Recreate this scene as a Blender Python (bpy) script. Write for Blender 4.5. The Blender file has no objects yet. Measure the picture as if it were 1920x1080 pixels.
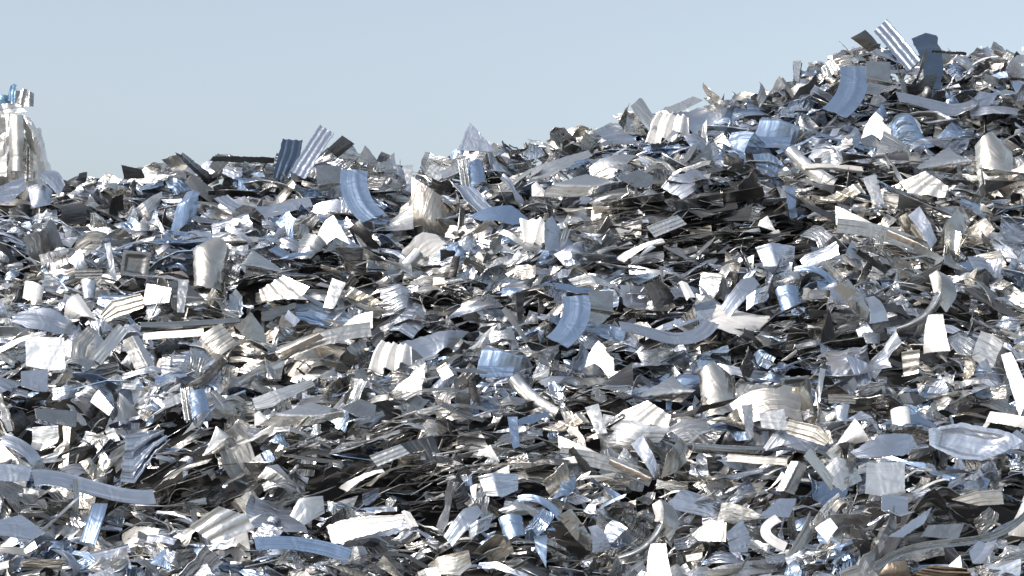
import bpy, math, random
import numpy as np
R = math.radians
sc = bpy.context.scene
# ------------------------------------------------------------------ camera, light, exposure
CAM = np.array([0.0, 0.0, 2.6]); PITCH = 4.0; HFOV = 31.5
cam = bpy.data.cameras.new('camera'); co = bpy.data.objects.new('camera', cam); sc.collection.objects.link(co)
co.location = CAM; co.rotation_euler = (R(90 + PITCH), 0, 0)
cam.sensor_width = 36; cam.lens = 18 / math.tan(R(HFOV / 2)); cam.clip_end = 4000
sc.camera = co
SUN_EL, SUN_AZ = 44.0, -122.0      # azimuth clockwise from +Y: behind the camera, to its left
sdir = np.array([math.sin(R(SUN_AZ)) * math.cos(R(SUN_EL)), math.cos(R(SUN_AZ)) * math.cos(R(SUN_EL)), math.sin(R(SUN_EL))])
w = bpy.data.worlds.new('World'); sc.world = w; w.use_nodes = True
nt = w.node_tree; bg = nt.nodes['Background']
sk = nt.nodes.new('ShaderNodeTexSky'); sk.sky_type = 'NISHITA'; sk.sun_disc = False
sk.sun_elevation = R(SUN_EL); sk.sun_rotation = R(SUN_AZ); sk.altitude = 50; sk.air_density = 1.0; sk.dust_density = 4.0; sk.ozone_density = 1.3
hs = nt.nodes.new('ShaderNodeHueSaturation'); hs.inputs['Hue'].default_value = 0.49; hs.inputs['Saturation'].default_value = 0.58; hs.inputs['Value'].default_value = 1.0
nt.links.new(sk.outputs[0], hs.inputs['Color']); nt.links.new(hs.outputs[0], bg.inputs[0]); bg.inputs[1].default_value = 0.15
sl = bpy.data.lights.new('sun', 'SUN'); sl.energy = 2.2; sl.angle = R(0.5); sl.color = (1, 0.94, 0.86)
so = bpy.data.objects.new('sun', sl); sc.collection.objects.link(so)
so.rotation_euler = (R(90 - SUN_EL), 0, R(180 - SUN_AZ)); so.location = (0, 0, 30)
sc.view_settings.view_transform = 'Standard'; sc.view_settings.look = 'None'; sc.view_settings.gamma = 1
sc.view_settings.exposure = 0.50
sc.cycles.max_bounces = 5; sc.cycles.glossy_bounces = 3; sc.cycles.diffuse_bounces = 2

# ------------------------------------------------------------------ pixel <-> world
cp, sp_ = math.cos(R(PITCH)), math.sin(R(PITCH)); TH = math.tan(R(HFOV / 2))
def ray(u, v):                      # photograph pixel (1920x1080) -> direction with y-forward
    X = (u - 960) / 960 * TH; Y = (540 - v) / 960 * TH
    d = np.array([X, cp - Y * sp_, sp_ + Y * cp])
    return d / np.linalg.norm(d)
def project(P):
    d = np.asarray(P) - CAM
    f = d[..., 1] * cp + d[..., 2] * sp_; up = -d[..., 1] * sp_ + d[..., 2] * cp
    return 960 + d[..., 0] / f / TH * 960, 540 - up / f / TH * 960

# ------------------------------------------------------------------ the heap as a height field
SKY = [(-600, 300), (-200, 330), (0, 345), (100, 345), (200, 340), (290, 326), (335, 312), (390, 306), (508, 298), (545, 288), (655, 278), (700, 290), (735, 310), (762, 334), (797, 330),
       (830, 304), (862, 284), (900, 278), (960, 276), (1040, 266), (1120, 246), (1200, 218), (1300, 196), (1400, 185), (1480, 170), (1535, 118),
       (1575, 98), (1620, 86), (1660, 80), (1740, 90), (1762, 104), (1865, 108), (1900, 92), (1940, 86), (2100, 135), (2600, 250)]
su = np.array([p[0] for p in SKY], float); sv = np.array([p[1] for p in SKY], float)
def hfield(x, y):
    x = np.asarray(x, float); y = np.asarray(y, float)
    yy = np.maximum(y, 3.0)
    u = 960 + x / yy / (TH / cp) * 960
    v = np.interp(u, su, sv) + 12
    yr = 18.2 + 1.6 * np.clip((u - 700) / 900, 0, 1.2)
    el = R(PITCH) + np.arctan((540 - v) / 960 * TH)
    zr = CAM[2] + yr * np.tan(el)
    y0 = 8.6
    t = (y - y0) / (yr - y0)
    front = zr * np.clip(t, 0, 1) ** 0.93
    back = zr - (y - yr) * 0.75
    z = np.where(t <= 1, front, back)
    b = (0.16 * np.sin(x * 1.3 + y * 0.9) * np.sin(y * 1.7 - x * 0.5 + 1) + 0.09 * np.sin(x * 3.1 + 2 + y) * np.sin(y * 3.7 - x) + 0.05 * np.sin(x * 7 + y * 5))
    b += 0.13 * (np.abs(((y * 1.05 + 0.25 * np.sin(x * 0.8)) % 1.0) - 0.5) - .25)     # ledges
    fade = np.clip((1 - t) * 4, 0.15, 1) * np.clip(t * 3, 0, 1)
    side = np.clip((15 - np.abs(x)) / 5, 0, 1)
    return np.maximum((z + b * fade) * side, -0.3)
def hit(u, v):                      # where the view ray through a pixel meets the heap
    d = ray(u, v); s = np.arange(9, 24, 0.02); P = CAM + s[:, None] * d
    below = P[:, 2] < hfield(P[:, 0], P[:, 1])
    k = np.argmax(below)
    if not below.any():
        gap = P[:, 2] - hfield(P[:, 0], P[:, 1]); k = int(np.argmin(np.where(s < 21, gap, 99)))
    return P[k], s[k]

# ------------------------------------------------------------------ materials
def nodes(name):
    m = bpy.data.materials.new(name); m.use_nodes = True
    return m, m.node_tree.nodes, m.node_tree.links, m.node_tree.nodes['Principled BSDF']
def metal():
    m, N, L, B = nodes('scrap_metal')
    def attr(n):
        a = N.new('ShaderNodeAttribute'); a.attribute_name = n; return a
    a = attr('tint'); p = attr('fin')
    sep = N.new('ShaderNodeSeparateColor'); L.new(p.outputs['Color'], sep.inputs[0])   # r roughness, g metallic, b dirt
    tc = N.new('ShaderNodeTexCoord')
    n1 = N.new('ShaderNodeTexNoise'); n1.inputs['Scale'].default_value = 7; n1.inputs['Detail'].default_value = 5; L.new(tc.outputs['Object'], n1.inputs[0])
    n2 = N.new('ShaderNodeTexNoise'); n2.inputs['Scale'].default_value = 38; n2.inputs['Detail'].default_value = 4; L.new(tc.outputs['Object'], n2.inputs[0])
    # dirt
    ma = N.new('ShaderNodeMapRange'); ma.inputs[1].default_value = 0.5; ma.inputs[2].default_value = 0.75; L.new(n1.outputs[0], ma.inputs[0])
    mu = N.new('ShaderNodeMath'); mu.operation = 'MULTIPLY'; L.new(ma.outputs[0], mu.inputs[0]); L.new(sep.outputs[2], mu.inputs[1])
    mx = N.new('ShaderNodeMix'); mx.data_type = 'RGBA'; L.new(mu.outputs[0], mx.inputs[0]); L.new(a.outputs['Color'], mx.inputs[6]); mx.inputs[7].default_value = (.13, .12, .105, 1)
    L.new(mx.outputs[2], B.inputs['Base Color'])
    mr = N.new('ShaderNodeMath'); mr.operation = 'MULTIPLY_ADD'; L.new(n1.outputs[0], mr.inputs[0]); mr.inputs[1].default_value = 0.16
    sb = N.new('ShaderNodeMath'); sb.operation = 'SUBTRACT'; L.new(sep.outputs[0], sb.inputs[0]); sb.inputs[1].default_value = 0.08
    L.new(sb.outputs[0], mr.inputs[2]); L.new(mr.outputs[0], B.inputs['Roughness'])
    L.new(sep.outputs[1], B.inputs['Metallic'])
    # creases running along each sheet
    sa = attr('lay'); mp = N.new('ShaderNodeMapping'); mp.inputs['Scale'].default_value = (1.6, 9.0, 60.0); L.new(sa.outputs['Vector'], mp.inputs[0])
    n4 = N.new('ShaderNodeTexNoise'); n4.inputs['Scale'].default_value = 1.0; n4.inputs['Detail'].default_value = 3; n4.inputs['Distortion'].default_value = .4; L.new(mp.outputs[0], n4.inputs[0])
    b0 = N.new('ShaderNodeBump'); b0.inputs['Strength'].default_value = 0.55; b0.inputs['Distance'].default_value = 0.038; L.new(n4.outputs[0], b0.inputs['Height'])
    # dents and scuffs
    n3 = N.new('ShaderNodeTexNoise'); n3.inputs['Scale'].default_value = 4.5; n3.inputs['Detail'].default_value = 2; n3.inputs['Distortion'].default_value = 1.2; L.new(tc.outputs['Object'], n3.inputs[0])
    b1 = N.new('ShaderNodeBump'); b1.inputs['Strength'].default_value = 0.5; b1.inputs['Distance'].default_value = 0.03; L.new(n3.outputs[0], b1.inputs['Height']); L.new(b0.outputs[0], b1.inputs['Normal'])
    b2 = N.new('ShaderNodeBump'); b2.inputs['Strength'].default_value = 0.03; b2.inputs['Distance'].default_value = 0.002; L.new(n2.outputs[0], b2.inputs['Height'])
    L.new(b1.outputs[0], b2.inputs['Normal']); L.new(b2.outputs[0], B.inputs['Normal'])
    return m
METAL = metal()
def ground_mat():
    m, N, L, B = nodes('yard_ground')
    n = N.new('ShaderNodeTexNoise'); n.inputs['Scale'].default_value = 0.7; n.inputs['Detail'].default_value = 8
    r = N.new('ShaderNodeValToRGB'); r.color_ramp.elements[0].color = (.19, .18, .16, 1); r.color_ramp.elements[1].color = (.36, .34, .31, 1)
    L.new(n.outputs[0], r.inputs[0]); L.new(r.outputs[0], B.inputs[0]); B.inputs['Roughness'].default_value = .95
    return m
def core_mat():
    m, N, L, B = nodes('core_gap_shade')
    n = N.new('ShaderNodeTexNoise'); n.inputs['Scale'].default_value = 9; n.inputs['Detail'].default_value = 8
    r = N.new('ShaderNodeValToRGB'); r.color_ramp.elements[0].color = (.004, .004, .004, 1); r.color_ramp.elements[1].color = (.02, .02, .02, 1)  # near-black colour paints in the shade of gaps between the pieces
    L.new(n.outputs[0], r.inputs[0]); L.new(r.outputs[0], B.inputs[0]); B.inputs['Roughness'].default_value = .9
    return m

# ------------------------------------------------------------------ sheet geometry
def bump_wave(t, n):                # trapezoid rib profile
    f = (t * n) % 1.0
    return np.clip(np.abs(f - 0.5) * 4 - 0.6, 0, 0.8)
def coons(poly, n, jag, rng):
    """polygon (k,2) -> (n,n,2) grid, corners kept"""
    P = np.asarray(poly, float)
    if len(P) == 3:
        e = [np.linalg.norm(P[(i + 1) % 3] - P[i]) for i in range(3)]; i = int(np.argmax(e))
        P = np.insert(P, i + 1, (P[i] + P[(i + 1) % 3]) / 2, axis=0)
    k = len(P)
    if k == 4: c = [0, 1, 2, 3]
    else:
        ang = []
        for i in range(k):
            a = P[i - 1] - P[i]; b = P[(i + 1) % k] - P[i]
            ang.append(math.acos(np.clip(a @ b / (np.linalg.norm(a) * np.linalg.norm(b) + 1e-9), -1, 1)))
        c = sorted(np.argsort(ang)[:4].tolist())
    sides = []
    for j in range(4):
        i0, i1 = c[j], c[(j + 1) % 4]
        idx = [i0]
        while idx[-1] != i1: idx.append((idx[-1] + 1) % k)
        Q = P[idx]; l = np.r_[0, np.cumsum(np.linalg.norm(np.diff(Q, axis=0), axis=1))]; l /= max(l[-1], 1e-9)
        t = np.linspace(0, 1, n)
        for q in l[1:-1]: t[np.argmin(np.abs(t[1:-1] - q)) + 1] = q
        S = np.c_[np.interp(t, l, Q[:, 0]), np.interp(t, l, Q[:, 1])]
        if jag:
            d = Q[-1] - Q[0]; nn = np.array([-d[1], d[0]])
            S[1:-1] += nn * rng.normal(0, jag, (n - 2, 1))
        sides.append(S)
    s = np.linspace(0, 1, n)[:, None, None]; t = np.linspace(0, 1, n)[None, :, None]
    b_, r_, t_, l_ = sides[0], sides[1], sides[2][::-1], sides[3][::-1]
    G = (1 - t) * b_[:, None] + t * t_[:, None] + (1 - s) * l_[None] + s * r_[None]
    G -= (1 - s) * (1 - t) * b_[0] + s * (1 - t) * b_[-1] + (1 - s) * t * t_[0] + s * t * t_[-1]
    return G
def band(pts, width, n, m, taper=1.0):
    P = np.asarray(pts, float); l = np.r_[0, np.cumsum(np.linalg.norm(np.diff(P, axis=0), axis=1))]; l /= l[-1]
    t = np.linspace(0, 1, n)
    if len(P) > 2:
        c = np.polyfit(l, P, min(len(P) - 1, 3)); C = np.stack([np.polyval(c[:, 0], t), np.polyval(c[:, 1], t)], 1)
    else: C = np.c_[np.interp(t, l, P[:, 0]), np.interp(t, l, P[:, 1])]
    T = np.gradient(C, axis=0); T /= np.linalg.norm(T, axis=1)[:, None]; Nn = np.c_[-T[:, 1], T[:, 0]]
    wv = width * np.interp(t, [0, 1], [1, taper])
    q = np.linspace(-.5, .5, m)
    return C[:, None] + Nn[:, None] * q[None, :, None] * wv[:, None, None]
def relief(G, form, rng, amt=1.0):
    """height of each grid point above the sheet's plane"""
    n, m = G.shape[:2]
    ctr = G.reshape(-1, 2).mean(0); Lx = math.sqrt(max(1e-6, np.ptp(G[..., 0]) * np.ptp(G[..., 1])))
    p = (G - ctr) / Lx
    s = np.linspace(0, 1, n)[:, None] + np.zeros((n, m)); t = np.linspace(0, 1, m)[None] + np.zeros((n, m))
    z = np.zeros((n, m))
    for _ in range(3):
        a = rng.uniform(0, 6.28); z += np.abs(p[..., 0] * math.cos(a) + p[..., 1] * math.sin(a) - rng.uniform(-.3, .3)) * rng.normal(0, .045 if form != 'flat' else .012)
    wS = min(np.linalg.norm(G[n // 2, 0] - G[n // 2, -1]), np.linalg.norm(G[0, m // 2] - G[-1, m // 2])) / Lx
    if form == 'bend': a = rng.uniform(0, 6.28); z -= .55 * amt * (p[..., 0] * math.cos(a) + p[..., 1] * math.sin(a)) ** 2
    elif form == 'bendx': z -= .9 * amt * (s - .5) ** 2
    elif form == 'bendy': z -= .9 * amt * (t - .5) ** 2
    elif form == 'fold': c = rng.uniform(.3, .7); z -= rng.uniform(.3, .8) * amt * np.abs((s - c))
    elif form == 'foldy': c = rng.uniform(.35, .65); z -= rng.uniform(.3, .8) * amt * np.abs((t - c)) * wS
    elif form == 'tent': z -= .6 * amt * (np.abs(s - .45) + .25 * np.abs(t - .5))
    elif form == 'ribs': z += .06 * wS * amt * bump_wave(t, 3)
    elif form == 'ribsx': z += .06 * amt * bump_wave(s, 4)
    elif form == 'rib1': z += .10 * wS * amt * np.exp(-((t - .55) / .05) ** 2)
    elif form == 'tube': z += wS * amt * .55 * np.sqrt(np.clip(1 - (2 * t - 1) ** 2, 0, 1))
    elif form == 'tubex': z += wS * amt * .3 * np.sqrt(np.clip(1 - (2 * s - 1) ** 2, 0, 1))
    elif form == 'channel': z += wS * .3 * amt * (np.abs(2 * t - 1) > .6)
    elif form == 'dome': z += .25 * amt * (1 - (2 * s - 1) ** 2) * (1 - (2 * t - 1) ** 2)
    elif form == 'dish': d = np.maximum(np.abs(2 * s - 1), np.abs(2 * t - 1)); z += .12 * amt * np.clip((d - .55) * 5, 0, 1)
    elif form == 'cone': z += .5 * amt * t * np.sqrt(np.clip(1 - (2 * s - 1) ** 2, 0, 1))
    elif form == 'drum':
        z += wS * .3 * np.sqrt(np.clip(1 - (2 * s - 1) ** 2, 0, 1))
        for _ in range(8):
            a = rng.uniform(0, 6.28); z += np.abs(p[..., 0] * math.cos(a) + p[..., 1] * math.sin(a) * .5 - rng.uniform(-.4, .4)) * rng.normal(0, .13)
    elif form == 'crumple':
        for _ in range(7):
            a = rng.uniform(0, 6.28); z += np.abs(p[..., 0] * math.cos(a) + p[..., 1] * math.sin(a) - rng.uniform(-.45, .45)) * rng.normal(0, .17) * amt
    elif form == 'flutes':
        z += .10 * amt * np.sin(s * 17 + rng.uniform(0, 6)) * (0.3 + t) + .05 * np.sin(s * 31)
    elif form == 'twist': z += .5 * amt * (s - .5) * (t - .5)
    elif form == 'curl': z += .7 * amt * np.clip(t - .6, 0, 1) ** 1.5 * 2
    return (z - z.mean()) * Lx
LAYW = [1.0]; LAST = [None]
def solid(V, th):
    """(n,m,3) grid -> verts, faces of a thin sheet; the rim has its own vertices so edges stay crisp"""
    n, m = V.shape[:2]
    N = np.cross(np.gradient(V, axis=0), np.gradient(V, axis=1)); N /= np.linalg.norm(N, axis=2)[..., None] + 1e-12
    A = (V + N * th / 2).reshape(-1, 3); Bt = (V - N * th / 2).reshape(-1, 3); k = n * m
    i = (np.arange(n - 1)[:, None] * m + np.arange(m - 1)[None]).ravel()
    f1 = np.c_[i, i + m, i + m + 1, i + 1]; f2 = np.c_[i, i + 1, i + m + 1, i + m] + k
    rim = np.r_[np.arange(0, m - 1), np.arange(m - 1, n * m - 1, m), (n * m - 1 - np.arange(0, m - 1)), np.arange((n - 1) * m, 0, -m)]
    r = len(rim); j = np.arange(r)
    f3 = np.c_[2 * k + j, 2 * k + (j + 1) % r, 2 * k + r + (j + 1) % r, 2 * k + r + j]
    st = np.stack(np.meshgrid(np.linspace(0, 1, n), np.linspace(0, 1, m) * LAYW[0], indexing='ij'), -1).reshape(-1, 2); LAST[0] = np.r_[st, st, st[rim], st[rim]]
    return np.r_[A, Bt, A[rim], Bt[rim]], np.r_[f1, f2, f3]
def mesh_from(name, V, F, tint, fin, smooth=True, lay=None):
    me = bpy.data.meshes.new(name)
    me.vertices.add(len(V)); me.vertices.foreach_set('co', np.asarray(V, np.float32).ravel())
    me.loops.add(F.size); me.loops.foreach_set('vertex_index', F.astype(np.int32).ravel())
    me.polygons.add(len(F)); me.polygons.foreach_set('loop_start', np.arange(0, F.size, 4, dtype=np.int32))
    me.update(calc_edges=True)
    sm = np.ones(len(F), bool) if smooth is True else (np.zeros(len(F), bool) if smooth is False else smooth)
    me.polygons.foreach_set('use_smooth', sm)
    for nm, c in (('tint', tint), ('fin', fin)):
        c = np.asarray(c, np.float32)
        if c.ndim == 1: c = np.tile(c, (len(V), 1))
        a = me.attributes.new(nm, 'FLOAT_COLOR', 'POINT'); a.data.foreach_set('color', np.c_[c, np.ones(len(V))].astype(np.float32).ravel())
    if lay is None and LAST[0] is not None and len(LAST[0]) == len(V): lay = np.c_[LAST[0], np.full(len(V), (len(bpy.data.meshes) * .37) % 7)]
    if lay is not None: a = me.attributes.new('lay', 'FLOAT_VECTOR', 'POINT'); a.data.foreach_set('vector', np.asarray(lay, np.float32).ravel())
    me.materials.append(METAL)
    return me
def frame(n, ang):
    """axes of a sheet whose normal is n; its long axis makes angle ang with the image horizontal"""
    n = n / np.linalg.norm(n)
    a = np.array([math.cos(ang), 0.0, math.sin(ang)]); a = a - (a @ n) * n; a /= np.linalg.norm(a)
    return np.stack([a, np.cross(n, a), n], 1)          # columns
# finishes: tint, (roughness, metallic, dirt)
FIN = {'W': ((.74, .735, .72), (.42, .35, .06)), 'L': ((.62, .625, .62), (.28, .93, .15)), 'K': ((.65, .62, .56), (.30, .92, .3)),
       'V': ((.56, .60, .67), (.29, .93, .12)), 'B': ((.39, .50, .66), (.28, .95, .05)), 'G': ((.43, .43, .42), (.25, .93, .3)),  # V and B tints also paint in some blue of the reflected sky
       'D': ((.14, .142, .145), (.34, .85, .4)), 'P': ((.62, .56, .50), (.45, .8, .3)), 'R': ((.30, .245, .19), (.45, .8, .6)), 'N': ((.15, .20, .27), (.3, .9, .2))}
HALF = sdir + np.array([0, -1.0, .05]); HALF /= np.linalg.norm(HALF)
def nrm(v): v = np.array(v, float); return v / np.linalg.norm(v)
def elev(e, az=0): return np.array([math.sin(R(az)) * math.cos(R(e)), -math.cos(R(az)) * math.cos(R(e)), math.sin(R(e))])
NORM = {'W': (HALF, .07), 'L': (elev(24, 8), .16), 'K': (elev(12, -12), .20), 'V': (elev(30, 14), .14), 'B': (elev(44, 8), .10),
        'G': (elev(14, 34), .22), 'D': (elev(-14, 30), .2), 'P': (elev(10, -14), .15), 'R': (elev(5, 0), .3), 'N': (elev(30, 25), .1)}

def tag(o, label=None, cat=None, group=None, kind=None):
    if label: o['label'] = label
    if cat: o['category'] = cat
    if group: o['group'] = group
    if kind: o['kind'] = kind
    return o
def link(name, me, loc=(0, 0, 0), parent=None):
    o = bpy.data.objects.new(name, me); sc.collection.objects.link(o); o.location = loc
    if parent: o.parent = parent
    return o

# ------------------------------------------------------------------ setting: ground and the packed inside of the heap, painted dark as shaded gaps
def grid_obj(name, xs, ys, zf, mat):
    X, Y = np.meshgrid(xs, ys, indexing='ij'); Z = zf(X, Y)
    V = np.stack([X, Y, Z], -1).reshape(-1, 3); n, m = X.shape
    i = (np.arange(n - 1)[:, None] * m + np.arange(m - 1)[None]).ravel(); F = np.c_[i, i + m, i + m + 1, i + 1]
    me = mesh_from(name, V, F, (.1, .1, .1), (.9, 0, 0)); me.materials.clear(); me.materials.append(mat)
    return link(name, me)
g = np.array([-3000, -400, -60, -20, 0, 20, 60, 400, 3000.]); tag(grid_obj('ground', g, g, lambda x, y: x * 0, ground_mat()), kind='structure')
tag(grid_obj('mound', np.linspace(-16, 16, 220), np.linspace(8, 29, 160), lambda x, y: hfield(x, y) - 0.42, core_mat()), kind='structure')

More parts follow.
